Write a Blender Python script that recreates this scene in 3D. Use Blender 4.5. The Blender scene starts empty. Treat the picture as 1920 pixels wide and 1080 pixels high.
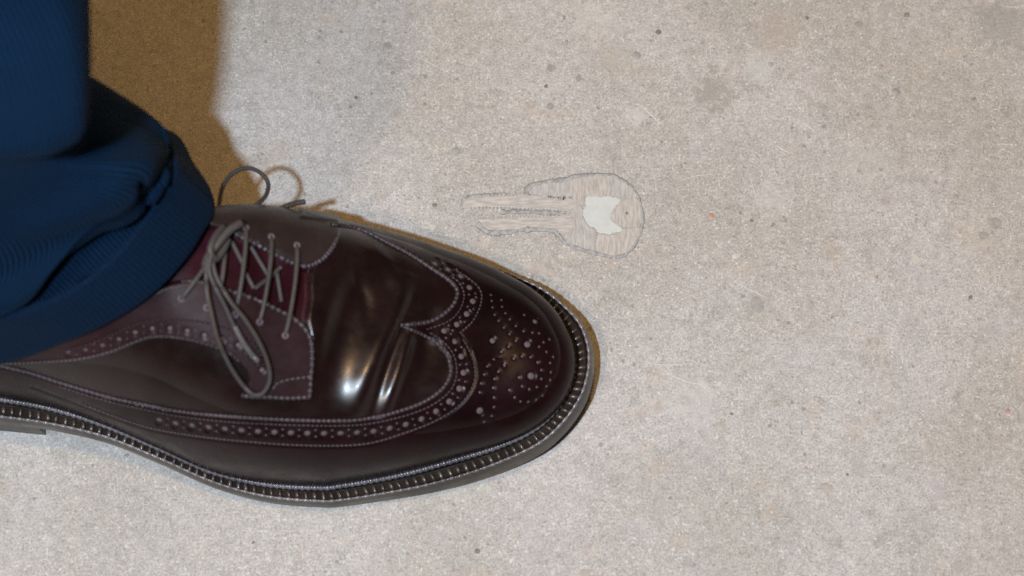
import bpy, math, random
import numpy as np
from mathutils import Vector, Matrix
from mathutils.bvhtree import BVHTree
random.seed(7); RNG = np.random.default_rng(11)
SC = bpy.context.scene
COL = SC.collection

# ------------------------------------------------------------------ camera, light, exposure
TH = math.radians(72.0)          # the lens looks down at this angle
DIST = 1.0                       # metres from lens to the floor in the middle of the picture
FPX = 4350.0                     # focal length in photograph pixels (1920 wide)
CT, ST = math.cos(TH), math.sin(TH)
cam_d = bpy.data.cameras.new('camera'); cam = bpy.data.objects.new('camera', cam_d); COL.objects.link(cam)
cam.location = (0, -DIST*CT, DIST*ST); cam.rotation_euler = (math.radians(90)-TH, 0, 0)
cam_d.sensor_width = 36; cam_d.lens = 36*FPX/1920
cam_d.clip_start = .02; cam_d.clip_end = 200
cam_d.dof.use_dof = True; cam_d.dof.focus_distance = 1.005; cam_d.dof.aperture_fstop = 7.1
SC.camera = cam

W = bpy.data.worlds.new('World'); SC.world = W; W.use_nodes = True
bg = W.node_tree.nodes['Background']
bg.inputs[0].default_value = (1.0, .68, .38, 1); bg.inputs[1].default_value = .085    # dim tungsten-lit surroundings

sun_d = bpy.data.lights.new('warm_sun', 'SUN'); sun = bpy.data.objects.new('warm_sun', sun_d); COL.objects.link(sun)
sun_d.energy = .90; sun_d.color = (1, .74, .5); sun_d.angle = math.radians(4)
sun.rotation_euler = Vector((-.37, -.38, 1)).to_track_quat('Z', 'Y').to_euler()
lamp_d = bpy.data.lights.new('ceiling_lamp', 'AREA'); lamp = bpy.data.objects.new('ceiling_lamp', lamp_d); COL.objects.link(lamp)
lamp_d.shape = 'RECTANGLE'; lamp_d.size = .27; lamp_d.size_y = .27; lamp_d.energy = 18; lamp_d.color = (1, .60, .23)      # the warm lamp overhead that the vamp mirrors
lamp.location = (-.015, .09, 2.3)
flash_d = bpy.data.lights.new('camera_flash', 'SPOT'); flash = bpy.data.objects.new('camera_flash', flash_d); COL.objects.link(flash)
flash_d.energy = 41; flash_d.color = (.71, .90, 1.08); flash_d.spot_size = math.radians(86); flash_d.spot_blend = 1.0; flash_d.shadow_soft_size = .016
flash.location = (-.175, -DIST*CT-.0, DIST*ST+.0)
flash.rotation_euler = (Vector(flash.location)-Vector((-.03, .03, 0))).to_track_quat('Z', 'Y').to_euler()
SC.view_settings.view_transform = 'Standard'; SC.view_settings.look = 'None'
SC.view_settings.exposure = 0; SC.view_settings.gamma = 1; SC.view_settings.use_curve_mapping = False
SC.render.engine = 'CYCLES'
SC.cycles.use_denoising = False; SC.render.filter_size = 1.2

# ------------------------------------------------------------------ helpers
def unproj(px, py, z=0.0):
    """point at height z that the photograph shows at (px, py)"""
    dx, dy = (px-960)/FPX, (540-py)/FPX
    d = np.array([dx, CT+dy*ST, -ST+dy*CT])
    o = np.array([0, -DIST*CT, DIST*ST])
    return o + d*((z-o[2])/d[2])
def proj(P):
    P = np.asarray(P, float)
    x, y, z = P[..., 0], P[..., 1], P[..., 2]
    dep = DIST + y*CT - z*ST
    return np.stack([960+FPX*x/dep, 540-FPX*(y*ST+z*CT)/dep], -1)
def smooth(a, b, x):
    t = np.clip((x-a)/(b-a), 0, 1); return t*t*(3-2*t)
def pchip(xs, ys, x):
    xs, ys = np.asarray(xs, float), np.asarray(ys, float)
    h = np.diff(xs); dl = np.diff(ys)/h
    m = np.zeros_like(ys); m[0], m[-1] = dl[0], dl[-1]
    for i in range(1, len(xs)-1):
        m[i] = 0 if dl[i-1]*dl[i] <= 0 else 2*dl[i-1]*dl[i]/(dl[i-1]+dl[i])
    x = np.clip(x, xs[0], xs[-1]); k = np.clip(np.searchsorted(xs, x)-1, 0, len(xs)-2)
    t = (x-xs[k])/h[k]
    return ((2*t**3-3*t**2+1)*ys[k] + (t**3-2*t**2+t)*h[k]*m[k] + (-2*t**3+3*t**2)*ys[k+1] + (t**3-t**2)*h[k]*m[k+1])
def catmull(P, n, closed=False):
    """n points evenly spaced along a smooth curve through P"""
    P = np.asarray(P, float); m = len(P)
    Q = np.vstack([P[-1:], P, P[:2]]) if closed else np.vstack([2*P[0]-P[1], P, 2*P[-1]-P[-2]])
    out = []
    for i in range(m if closed else m-1):
        p0, p1, p2, p3 = Q[i], Q[i+1], Q[i+2], Q[i+3]
        for t in np.linspace(0, 1, 16, endpoint=False)[:, None]:
            out.append((.5*(2*p1+(p2-p0)*t+(2*p0-5*p1+4*p2-p3)*t*t+(3*p1-p0-3*p2+p3)*t**3))[None])
    out.append((P[:1] if closed else P[-1:]))
    C = np.vstack(out); L = np.r_[0, np.cumsum(np.linalg.norm(np.diff(C, axis=0), axis=1))]
    s = np.linspace(0, L[-1], n, endpoint=not closed)
    return np.stack([np.interp(s, L, C[:, k]) for k in range(C.shape[1])], -1)
def plen(P): return float(np.linalg.norm(np.diff(np.asarray(P), axis=0), axis=1).sum())
def seg_dist(P, line):
    """distance of each point P (n,2) to a polyline, with arc length of the foot and side"""
    P = np.asarray(P); best = np.full(len(P), 1e9); arc = np.zeros(len(P)); L = 0
    for a, b in zip(line[:-1], line[1:]):
        d = b-a; l2 = (d*d).sum()
        if l2 == 0: continue
        t = np.clip(((P-a)@d)/l2, 0, 1); q = a+t[:, None]*d
        dd = np.linalg.norm(P-q, axis=1); k = dd < best
        best[k] = dd[k]; arc[k] = L+t[k]*math.sqrt(l2); L += math.sqrt(l2)
    return best, arc
def inside(P, poly):
    x, y = P[:, 0], P[:, 1]; c = np.zeros(len(P), bool); poly = np.asarray(poly)
    for (x0, y0), (x1, y1) in zip(poly, np.roll(poly, -1, 0)):
        if y0 == y1: continue
        k = ((y0 > y) != (y1 > y)) & (x < (x1-x0)*(y-y0)/(y1-y0)+x0); c ^= k
    return c
def sdf(P, poly):
    """signed distance in px, positive inside"""
    d, _ = seg_dist(P, np.vstack([poly, poly[:1]]))
    return np.where(inside(P, poly), d, -d)
def mesh_obj(name, V, F, mat=None, parent=None, smooth_=True, uv=None):
    me = bpy.data.meshes.new(name)
    V = np.asarray(V, float)
    F = np.asarray(F) if not isinstance(F, list) else F
    if isinstance(F, np.ndarray):
        me.vertices.add(len(V)); me.vertices.foreach_set('co', V.ravel().astype(np.float32))
        k = F.shape[1]; me.loops.add(F.size); me.loops.foreach_set('vertex_index', F.ravel().astype(np.int32))
        me.polygons.add(len(F)); me.polygons.foreach_set('loop_start', np.arange(0, F.size, k, dtype=np.int32))
        me.polygons.foreach_set('loop_total', np.full(len(F), k, np.int32))
        me.update(calc_edges=True); me.validate()
    else:
        me.from_pydata([tuple(v) for v in V], [], [tuple(f) for f in F]); me.update()
    if uv is not None:
        l = me.uv_layers.new(name='UVMap'); idx = np.zeros(len(me.loops), np.int32); me.loops.foreach_get('vertex_index', idx)
        l.data.foreach_set('uv', np.asarray(uv)[idx].ravel().astype(np.float32))
    me.polygons.foreach_set('use_smooth', np.full(len(me.polygons), smooth_))
    if mat: me.materials.append(mat)
    o = bpy.data.objects.new(name, me); COL.objects.link(o)
    if parent is not None:
        o.parent = parent
        bpy.context.view_layer.update()
        o.matrix_parent_inverse = parent.matrix_world.inverted()
    return o
def share(name, me, loc, rot, parent, scale=1.0):
    o = bpy.data.objects.new(name, me); COL.objects.link(o)
    o.parent = parent; o.matrix_parent_inverse = INV[parent.name]
    o.location = loc; o.rotation_euler = rot; o.scale = (scale,)*3 if not hasattr(scale, '__len__') else scale
    return o
INV = {}
def remember(o):
    bpy.context.view_layer.update(); INV[o.name] = o.matrix_world.inverted(); return o
def empty(name, loc, label, cat, group=None):
    o = bpy.data.objects.new(name, None); COL.objects.link(o); o.location = loc; o.empty_display_size = .02
    o['label'] = label; o['category'] = cat
    if group: o['group'] = group
    return remember(o)
def tube(P, R, n=10, cap=True):
    """tube along P with radius R (number or per-point array); returns V, F"""
    P = np.asarray(P, float); m = len(P); R = np.broadcast_to(np.asarray(R, float), (m,))
    T = np.gradient(P, axis=0); T /= np.linalg.norm(T, axis=1)[:, None]+1e-12
    up = np.array([0, 0, 1.]); N = np.zeros_like(P)
    n0 = np.cross(T[0], up); n0 = n0 if np.linalg.norm(n0) > 1e-3 else np.cross(T[0], [1, 0, 0])
    N[0] = n0/np.linalg.norm(n0)
    for i in range(1, m):
        v = N[i-1]-T[i]*(N[i-1]@T[i]); N[i] = v/(np.linalg.norm(v)+1e-12)
    B = np.cross(T, N); a = np.linspace(0, 2*math.pi, n, endpoint=False)
    V = (P[:, None]+R[:, None, None]*(np.cos(a)[None, :, None]*N[:, None]+np.sin(a)[None, :, None]*B[:, None])).reshape(-1, 3)
    F = [(i*n+k, i*n+(k+1) % n, (i+1)*n+(k+1) % n, (i+1)*n+k) for i in range(m-1) for k in range(n)]
    if cap: F += [tuple(range(n))[::-1], tuple(range((m-1)*n, m*n))]
    return V, F
def join(parts):
    V, F, o = [], [], 0
    for v, f in parts:
        V.append(np.asarray(v)); F += [tuple(i+o for i in q) for q in f]; o += len(v)
    return np.vstack(V), F

# ------------------------------------------------------------------ materials
def new_mat(name, color, rough=.5, spec=.5):
    m = bpy.data.materials.new(name); m.use_nodes = True; b = m.node_tree.nodes['Principled BSDF']
    b.inputs['Base Color'].default_value = (*color, 1); b.inputs['Roughness'].default_value = rough
    b.inputs['Specular IOR Level'].default_value = spec
    return m, m.node_tree, b
class N:
    """small node-graph writer"""
    def __init__(s, nt): s.nt = nt; s.tc = nt.nodes.new('ShaderNodeTexCoord')
    def node(s, t, **kw):
        n = s.nt.nodes.new(t)
        for k, v in kw.items(): setattr(n, k, v)
        return n
    def put(s, i, v):
        if hasattr(v, 'is_output') or isinstance(v, bpy.types.NodeSocket): s.nt.links.new(v, i)
        else: i.default_value = v
    def co(s, kind='Object', rot=0, scale=(1, 1, 1), loc=(0, 0, 0)):
        src = s.tc.outputs[kind]
        if rot:
            r = s.node('ShaderNodeMapping'); s.nt.links.new(src, r.inputs[0]); r.inputs['Rotation'].default_value = (0, 0, rot); src = r.outputs[0]
        m = s.node('ShaderNodeMapping'); s.nt.links.new(src, m.inputs[0])
        m.inputs['Scale'].default_value = scale; m.inputs['Location'].default_value = loc
        return m.outputs[0]
    def noise(s, vec, scale, detail=3, rough=.55, dist=0):
        n = s.node('ShaderNodeTexNoise'); s.nt.links.new(vec, n.inputs['Vector'])
        n.inputs['Scale'].default_value = scale; n.inputs['Detail'].default_value = detail
        n.inputs['Roughness'].default_value = rough; n.inputs['Distortion'].default_value = dist
        return n.outputs['Fac']
    def vor(s, vec, scale, feature='F1', out='Distance', rnd=1):
        n = s.node('ShaderNodeTexVoronoi', feature=feature); s.nt.links.new(vec, n.inputs['Vector'])
        n.inputs['Scale'].default_value = scale; n.inputs['Randomness'].default_value = rnd
        return n.outputs[out]
    def map(s, v, a, b, c=0., d=1., sm=True):
        n = s.node('ShaderNodeMapRange', interpolation_type='SMOOTHSTEP' if sm else 'LINEAR')
        s.put(n.inputs[0], v)
        for k, x in zip((1, 2, 3, 4), (a, b, c, d)): n.inputs[k].default_value = x
        return n.outputs[0]
    def math(s, op, a, b=0.):
        n = s.node('ShaderNodeMath', operation=op); s.put(n.inputs[0], a); s.put(n.inputs[1], b); return n.outputs[0]
    def mix(s, f, a, b, mode='MIX'):
        n = s.node('ShaderNodeMix', data_type='RGBA', blend_type=mode)
        s.put(n.inputs[0], f)
        for i, v in ((6, a), (7, b)): s.put(n.inputs[i], (*v, 1) if isinstance(v, tuple) and len(v) == 3 else v)
        return n.outputs[2]
    def bump(s, h, strength, dist, bsdf):
        n = s.node('ShaderNodeBump'); s.nt.links.new(h, n.inputs['Height'])
        n.inputs['Strength'].default_value = strength; n.inputs['Distance'].default_value = dist
        s.nt.links.new(n.outputs[0], bsdf.inputs['Normal'])

def concrete():
    m, nt, b = new_mat('concrete', (.42, .4, .37), .82, .3); g = N(nt); o = g.co()
    low = g.noise(o, 9, 3, .5); mid = g.noise(o, 34, 4, .6); blotch = g.noise(o, 75, 4, .62)
    c = g.mix(g.map(low, .38, .64), (.378, .357, .336), (.438, .418, .413))
    c = g.mix(g.map(mid, .5, .68, 0, .48), c, (.33, .318, .30))
    c = g.mix(g.map(mid, .36, .25, 0, .35), c, (.47, .455, .43))
    c = g.mix(g.map(blotch, .56, .72, 0, .55), c, (.30, .28, .25))
    grain = g.noise(o, 1000, 6, .8)
    c = g.mix(g.map(grain, .33, .67, 0, 1, False), g.mix(1., c, (.60, .595, .585), 'MULTIPLY'), g.mix(1., c, (1.38, 1.38, 1.38), 'MULTIPLY'))
    tint = g.noise(g.co(loc=(3, 1, 0)), 42, 5, .65)
    c = g.mix(g.map(tint, .56, .70, 0, .5), c, (.44, .365, .30)); c = g.mix(g.map(tint, .44, .30, 0, .45), c, (.43, .40, .425))
    m2 = g.noise(g.co(loc=(7, 2, 0)), 230, 4, .7)
    c = g.mix(g.map(m2, .35, .68, 0, 1, False), g.mix(1., c, (.865, .862, .857), 'MULTIPLY'), g.mix(1., c, (1.12, 1.12, 1.12), 'MULTIPLY'))
    fib = None                                             # short pale trowel and scuff hairs
    for k, (rot, sx) in enumerate(((.15, 200), (.62, 260), (1.1, 230), (1.5, 210), (2.0, 250), (2.45, 220), (2.9, 260))):
        n = g.noise(g.co(rot=rot, scale=(sx, 1900, 1), loc=(k*3.1, k*1.7, 0)), 1, 2, .5)
        f = g.map(n, .64, .74); fib = f if fib is None else g.math('MAXIMUM', fib, f)
    gate = g.map(g.noise(o, 55, 2), .30, .55)
    c = g.mix(g.math('MULTIPLY', g.math('MULTIPLY', fib, gate), .7), c, (.70, .68, .655))
    scr = None                                             # a few long fine scratches
    for k, (rot, sx) in enumerate(((.5, 9), (-.06, 6), (1.35, 8))):
        n = g.noise(g.co(rot=rot, scale=(sx, 420, 1), loc=(k*5.3, k*2.9, 0)), 1, 2, .5)
        f = g.map(n, .73, .80); scr = f if scr is None else g.math('MAXIMUM', scr, f)
    c = g.mix(g.math('MULTIPLY', scr, .5), c, (.6, .59, .57))
    pin = g.vor(o, 620); pc = g.node('ShaderNodeSeparateColor'); nt.links.new(g.vor(o, 620, out='Color'), pc.inputs[0])
    c = g.mix(g.math('MULTIPLY', g.math('MULTIPLY', g.map(pin, .42, .2), g.map(pc.outputs[0], .86, .9)), .5), c, (.20, .19, .175))
    c = g.mix(g.math('MULTIPLY', g.math('MULTIPLY', g.map(pin, .42, .2), g.map(pc.outputs[1], .86, .9)), .5), c, (.68, .66, .63))
    speck = g.noise(o, 330, 2, .5)
    c = g.mix(g.map(speck, .66, .76, 0, .55), c, (.21, .195, .175))
    vd = g.vor(o, 210); vc = g.node('ShaderNodeSeparateColor'); nt.links.new(g.vor(o, 210, out='Color'), vc.inputs[0])
    wob = g.math('ADD', vd, g.math('MULTIPLY', g.noise(o, 500, 2), .25))
    pit = g.math('MULTIPLY', g.map(wob, .36, .22), g.map(vc.outputs[0], .86, .9))
    c = g.mix(g.math('MULTIPLY', pit, .6), c, (.19, .175, .155))
    pale = g.math('MULTIPLY', g.map(wob, .42, .25), g.map(vc.outputs[1], .86, .9))
    c = g.mix(g.math('MULTIPLY', pale, .45), c, (.56, .54, .51))
    vd2 = g.vor(o, 48); vc2 = g.node('ShaderNodeSeparateColor'); nt.links.new(g.vor(o, 48, out='Color'), vc2.inputs[0])
    wob2 = g.math('ADD', vd2, g.math('MULTIPLY', g.noise(o, 160, 3), .3))
    st = g.math('MULTIPLY', g.map(wob2, .42, .28), g.map(vc2.outputs[0], .8, .86))
    c = g.mix(g.math('MULTIPLY', st, .3), c, g.mix(vc2.outputs[1], (.28, .26, .25), (.42, .35, .31)))
    # stains, worn pale smears
    for px, py, r, col, k in ((1335, 170, .011, (.26, .24, .215), .6), (1880, 45, .016, (.27, .265, .26), .55), (1425, 125, .009, (.54, .54, .54), .38), (1445, 372, .011, (.54, .53, .52), .38), (1300, 755, .015, (.53, .515, .495), .36), (1110, 30, .013, (.56, .54, .50), .3),
                              (1460, 60, .014, (.36, .30, .25), .45), (1195, 215, .006, (.57, .55, .53), .4), (1150, 110, .012, (.35, .315, .27), .4), (1420, 580, .009, (.35, .325, .29), .4), (1830, 440, .012, (.47, .40, .33), .35), (860, 900, .014, (.47, .45, .42), .3), (1620, 300, .016, (.48, .46, .445), .3)):
        p = unproj(px, py, 0); q = g.node('ShaderNodeVectorMath', operation='DISTANCE'); nt.links.new(o, q.inputs[0]); q.inputs[1].default_value = tuple(p)
        f = g.math('SUBTRACT', 1., g.math('DIVIDE', q.outputs['Value'], r)); f = g.math('ADD', g.math('MULTIPLY', f, 1.3), g.math('MULTIPLY', g.math('SUBTRACT', g.noise(o, 210, 7, .8), .5), 5.5))
        c = g.mix(g.math('MULTIPLY', g.map(f, .05, .8), k), c, col)
    nt.links.new(c, b.inputs['Base Color'])
    h = g.math('SUBTRACT', g.math('ADD', g.math('MULTIPLY', grain, .5), g.math('MULTIPLY', mid, .8)), g.math('MULTIPLY', pit, 1.4))
    g.bump(h, .35, .0008, b)
    return m
def leather(name, color, rough, coat=.0, coat_rough=.1, grain=.12, var=.5, spec=.5):
    m, nt, b = new_mat(name, color, rough, spec); g = N(nt); o = g.co()
    v = g.noise(o, 28, 4, .6); fine = g.noise(o, 1500, 3, .6)
    d = tuple(x*(1-var) for x in color); l = tuple(min(1, x*(1+var)) for x in color)
    nt.links.new(g.mix(g.map(v, .3, .7), d, l), b.inputs['Base Color'])
    nt.links.new(g.map(g.noise(o, 90, 4, .65), .3, .75, rough*.82, min(1, rough*1.3)), b.inputs['Roughness'])
    b.inputs['Coat Weight'].default_value = coat; b.inputs['Coat Roughness'].default_value = coat_rough
    g.bump(g.math('ADD', g.math('MULTIPLY', fine, .5), g.noise(o, 170, 4, .6)), grain, .0004, b)
    return m
def cloth(name, ca, cb, rib):
    m, nt, b = new_mat(name, ca, .9, .05); g = N(nt)
    w = g.node('ShaderNodeTexWave', wave_type='BANDS', bands_direction='X')
    nt.links.new(g.co('UV'), w.inputs['Vector']); w.inputs['Scale'].default_value = 125; w.inputs['Distortion'].default_value = .9
    w.inputs['Detail'].default_value = 2; w.inputs['Detail Scale'].default_value = .4
    n = g.noise(g.co('UV', scale=(1, .35, 1)), 900, 3, .7)
    f = g.math('ADD', g.math('MULTIPLY', w.outputs['Fac'], rib), g.math('MULTIPLY', n, 1.04-rib))
    nt.links.new(g.mix(g.map(f, .2, .85), ca, cb), b.inputs['Base Color'])
    b.inputs['Sheen Weight'].default_value = .03; b.inputs['Sheen Roughness'].default_value = .5; b.inputs['Sheen Tint'].default_value = (.3, .5, .9, 1)
    g.bump(f, .5, .0005, b)
    return m
M = {}
M['concrete'] = concrete()
M['vamp'] = leather('polished_burgundy_leather', (.0065, .0016, .0026), .32, .05, .1, .08, .45, .55)
M['wing'] = leather('wing_leather', (.0085, .0022, .0034), .33, .0, .1, .08, .45, .2)
M['facing'] = leather('facing_leather', (.019, .006, .0085), .5, .03, .3, .3, .3, .3)
M['facing_far'] = leather('dark_facing_leather', (.020, .012, .012), .42, .08, .3, .3, .3)
M['tongue'] = leather('tongue_leather', (.021, .003, .0068), .45, .0, .2, .2, .4, .2)
M['edge'] = leather('cut_edge_leather', (.038, .028, .035), .5, .05, .3, .5, .4)
M['perf'] = leather('perforation_floor', (.10, .076, .088), .7, .0, .3, .4, .3)
M['welt'] = leather('welt_leather', (.010, .0055, .004), .55, .0, .3, .4, .5, .12)
M['stitch'] = leather('waxed_thread', (.062, .05, .043), .3, .35, .15, .3, .4)
M['bead'] = leather('welt_bead_leather', (.13, .12, .135), .26, .4, .15, .4, .4)
M['sole'] = leather('sole_edge_leather', (.036, .032, .027), .4, .15, .25, .3, .35)
M['heel'] = leather('heel_edge_leather', (.085, .072, .058), .5, .1, .3, .3, .3)
M['lace'] = leather('lace_cord', (.048, .040, .039), .62, 0, .3, .8, .3)
M['aglet'] = leather('aglet_plastic', (.10, .09, .095), .3, .3, .1, .1, .2)
M['cloth'] = cloth('navy_wool', (.0009, .0043, .0125), (.0040, .0180, .0440), .62)
M['cuff_cloth'] = cloth('navy_wool_cuff', (.0012, .0050, .0145), (.0042, .0170, .044), .2)

# ------------------------------------------------------------------ floor
S = 15.0
floor = mesh_obj('floor', [(-S, -S, 0), (S, -S, 0), (S, S, 0), (-S, S, 0)], [(0, 1, 2, 3)], M['concrete'], smooth_=False)
floor['kind'] = 'structure'; floor['label'] = 'worn pale concrete floor with scratches and specks'
remember(floor)

# ------------------------------------------------------------------ shoe: the sole line and the last
shoe = empty('brogue_shoe', unproj(500, 690, 0), 'polished burgundy leather longwing brogue shoe laced in a bow', 'shoe')
cm = .01
def X_of(px): return (px-960)/FPX*DIST
def z_bottom(X):
    """underside of the sole: flat under the ball, up at the waist, toe spring in front"""
    xb, xh, xt = X_of(640), X_of(90), X_of(1100)
    back = smooth(0, 1, np.clip((xb-60*.00023-X)/(xb-xh), 0, 1))*.023
    front = np.clip((X-xb)/(xt-xb), 0, 1)**2.0*.010
    return back+front
SOLE_T = .0105
def welt_z(X): return z_bottom(X)+SOLE_T
def on_welt(pts):
    out = []
    for px, py in pts:
        z = .0105
        for _ in range(4): z = float(welt_z(unproj(px, py, z)[0]))
        out.append(unproj(px, py, z))
    return np.array(out)
outer_px = [(-262, 640), (-250, 700), (-210, 745), (-140, 770), (-60, 777), (0, 783), (100, 797), (200, 821), (300, 861), (400, 905), (500, 932), (600, 941), (640, 939), (700, 930), (800, 911), (900, 882),
            (1000, 839), (1052, 797), (1087, 748), (1101, 708), (1105, 678), (1102, 644), (1086, 605), (1052, 569), (1011, 539), (960, 517), (904, 496), (862, 485), (807, 474),
            (700, 446), (600, 430), (500, 426), (400, 436), (300, 452), (200, 468), (100, 474), (0, 476), (-100, 490), (-190, 515), (-245, 565)]
inner_px = [(-228, 640), (-215, 690), (-180, 722), (-120, 738), (-50, 738), (0, 743), (100, 762), (200, 795), (300, 838), (400, 882), (500, 904), (600, 910), (640, 906), (740, 888), (840, 861), (940, 830),
            (1000, 800), (1040, 763), (1060, 730), (1068, 697), (1066, 665), (1057, 640), (1034, 600), (995, 564), (945, 536), (890, 512), (834, 496),
            (740, 474), (640, 460), (540, 454), (440, 462), (340, 478), (240, 494), (140, 502), (40, 506), (-60, 526), (-150, 545), (-208, 590)]
NJ = 1300
outer = catmull(on_welt(outer_px), NJ, True); inner = catmull(on_welt(inner_px), NJ, True)
# re-time the outer line so that outer[j] is the point straight out from inner[j]
def match(inner, outer):
    n = len(inner); T = np.roll(inner, -3, 0)-np.roll(inner, 3, 0); nrm = np.stack([T[:, 1], -T[:, 0]], -1); nrm /= np.linalg.norm(nrm, axis=1)[:, None]
    s = np.arange(n)/n; so = np.zeros(n)
    for j in range(n):
        d = outer[:, :2]-inner[j, :2]; al = d@nrm[j]; ac = np.abs(d@np.array([-nrm[j][1], nrm[j][0]]))
        ac = np.where(al > 0, ac, 9); so[j] = np.argmin(ac+.15*np.linalg.norm(d, axis=1))/n
    ds = (so-s+.5) % 1-.5
    k = 31; ker = np.hanning(k); ker /= ker.sum()
    ds = np.convolve(np.r_[ds[-k:], ds, ds[:k]], ker, 'same')[k:-k]
    t = ((s+ds) % 1)*n; i = np.floor(t).astype(int) % n; f = (t-np.floor(t))[:, None]
    return outer[i]*(1-f)+outer[(i+1) % n]*f
outer = match(inner, outer)
inner[:, 2] = welt_z(inner[:, 0]); outer[:, 2] = welt_z(outer[:, 0])

# spine of the last (ridge), photograph position and height
spine_px = [(-150, 560, .095), (-40, 535, .105), (100, 500, .115), (230, 430, .116), (330, 432, .108), (430, 448, .0985), (500, 470, .090), (560, 500, .0825), (650, 548, .0710), (750, 604, .0600), (850, 648, .0505), (935, 672, .0445)]
sp = np.array([unproj(*p) for p in spine_px]); sp[:, 2] = [p[2] for p in spine_px]
def spine(X):
    return np.stack([X, pchip(sp[:, 0], sp[:, 1], X), pchip(sp[:, 0], sp[:, 2], X)], -1)
def softclamp(X, a, b, w):
    X = b - w*np.logaddexp(0, (b-X)/w)*1.0 if False else X
    hi = -w*np.log(np.exp(-(X-b)/w)+1)+b
    return w*np.log(np.exp((hi-a)/w)+1)+a
Xq = softclamp(inner[:, 0], sp[0, 0], sp[-1, 0], .008)
Q = spine(np.clip(Xq, sp[0, 0], sp[-1, 0])); 
NR = 230
# pack samples more densely on the wall
u = np.linspace(0, 1, NR); phi = u*math.pi/2
pe = pchip([X_of(-200), X_of(350), X_of(560), X_of(800), X_of(1000)], [2.1, 2.0, 3.3, 3.6, 2.8], Q[:, 0])
qe = pchip([X_of(-200), X_of(350), X_of(560), X_of(800), X_of(1000)], [1.9, 1.75, 2.25, 2.5, 2.35], Q[:, 0])
cr = np.cos(phi)[None, :]**(2/pe[:, None]); sr = np.sin(phi)[None, :]**(2/qe[:, None])
cr[:, -1] = 0
U = np.zeros((NJ, NR, 3))
U[..., :2] = Q[:, None, :2]+(inner-Q)[:, None, :2]*cr[..., None]
U[..., 2] = (inner[:, 2]-.001)[:, None]+(Q[:, 2]-inner[:, 2]+.001)[:, None]*sr
# gentle outward swell of the wall over the feather line
nrm2 = (inner-Q)[:, :2]; nrm2 /= np.linalg.norm(nrm2, axis=1)[:, None]
U[..., :2] += nrm2[:, None, :]*(.0022*np.sin(np.clip(u*2.2, 0, 1)*math.pi))[None, :, None]

def grid_normals(G):
    du = np.roll(G, -1, 0)-np.roll(G, 1, 0); dv = np.gradient(G, axis=1)
    n = np.cross(du, dv); n /= np.linalg.norm(n, axis=-1)[..., None]+1e-15
    n[:, -1] = n[:, -4]
    if n[:, NR//2, 2].mean() < 0: n = -n
    return n
NRM = grid_normals(U)
eye = np.array(cam.location)
facing_cam = ((eye-U)*NRM).sum(-1) > 0
PX = proj(U).reshape(-1, 2); vis = facing_cam.ravel()

# ---- panel lines, traced where the photograph shows them on the leather
wing_near = [(-60, 674), (0, 686), (55, 699), (111, 717), (167, 734), (222, 749), (278, 760), (333, 771), (407, 779), (481, 784), (556, 788), (640, 789), (700, 783), (765, 766), (807, 747), (834, 724), (845, 700), (844, 684), (840, 667), (820, 644), (793, 628), (751, 610)]
wing_far = [(751, 610), (775, 608), (807, 603), (834, 588), (853, 567), (857, 544), (840, 524), (807, 502), (765, 475), (723, 453), (682, 433), (645, 424), (600, 419), (560, 414)]
wing_n = catmull(wing_near, 260); wing_f = catmull(wing_far, 160)
wing_edge = np.vstack([wing_n, wing_f[1:]])
wing_poly = np.vstack([wing_edge, [(560, 380), (1300, 380), (1300, 1100), (-400, 1100), (-400, 640)]])
line2_near = catmull([(60, 722), (140, 752), (222, 783), (278, 801), (333, 812), (407, 822), (481, 829), (556, 834), (640, 835), (696, 830), (751, 814), (807, 793), (851, 768), (878, 740), (890, 712), (890, 690), (887, 675), (876, 650), (862, 627)], 200)
line2_far = catmull([(862, 625), (884, 605), (898, 580), (903, 556), (895, 537), (872, 518), (835, 497)], 80)
near_fac = [(270, 560), (300, 541), (332, 531), (355, 528), (380, 531), (420, 543), (455, 553), (487, 565), (517, 579), (550, 597), (572, 617), (583, 640), (585, 675), (582, 712), (580, 744)]
near_bot = [(580, 744), (542, 746), (500, 744), (470, 743), (455, 741)]
near_strip = [(455, 741), (466, 722), (466, 703), (455, 685), (430, 662), (392, 647), (355, 637), (317, 631), (281, 632), (252, 641), (204, 660), (148, 673), (74, 679), (0, 682)]
nf1 = catmull(near_fac, 120); nf2 = catmull(near_bot, 30); nf3 = catmull(near_strip, 150)
near_poly = np.vstack([nf1, nf2[1:], nf3[1:], [(-100, 600), (100, 500), (230, 540)]])
far_edge = catmull([(400, 425), (420, 429), (438, 436), (457, 446), (480, 457), (509, 473), (540, 489), (565, 498), (582, 497), (605, 485), (622, 465), (633, 443), (632, 425)], 120)
far_poly = np.vstack([far_edge, [(640, 380), (300, 250), (250, 330), (330, 400)]])
tongue_poly = np.vstack([far_edge[::-1][36:], [(330, 430), (270, 540)], nf1[:92], [(574, 600), (580, 560), (580, 520)]])

wing_d = sdf(PX, wing_poly); nf_d = sdf(PX, near_poly); ff_d = sdf(PX, far_poly); tg_d = sdf(PX, tongue_poly)
# the far wall that the lens cannot see: keep it plain wing leather
ff_d = np.where(vis, ff_d, np.where(PX[:, 0] < 600, ff_d, -9)); nf_d = np.where(vis, nf_d, -99); tg_d = np.where(vis, tg_d, -99)
back_far = ~vis
H = .0009*smooth(-1.2, 1.2, np.where(back_far, -9, wing_d))
H += .0013*smooth(-1.2, 1.2, nf_d) + .0013*smooth(-1.2, 1.2, ff_d)
H -= .0022*smooth(-6, 6, tg_d)*(1-smooth(-1, 1, nf_d))*(1-smooth(-1, 1, ff_d))
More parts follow.
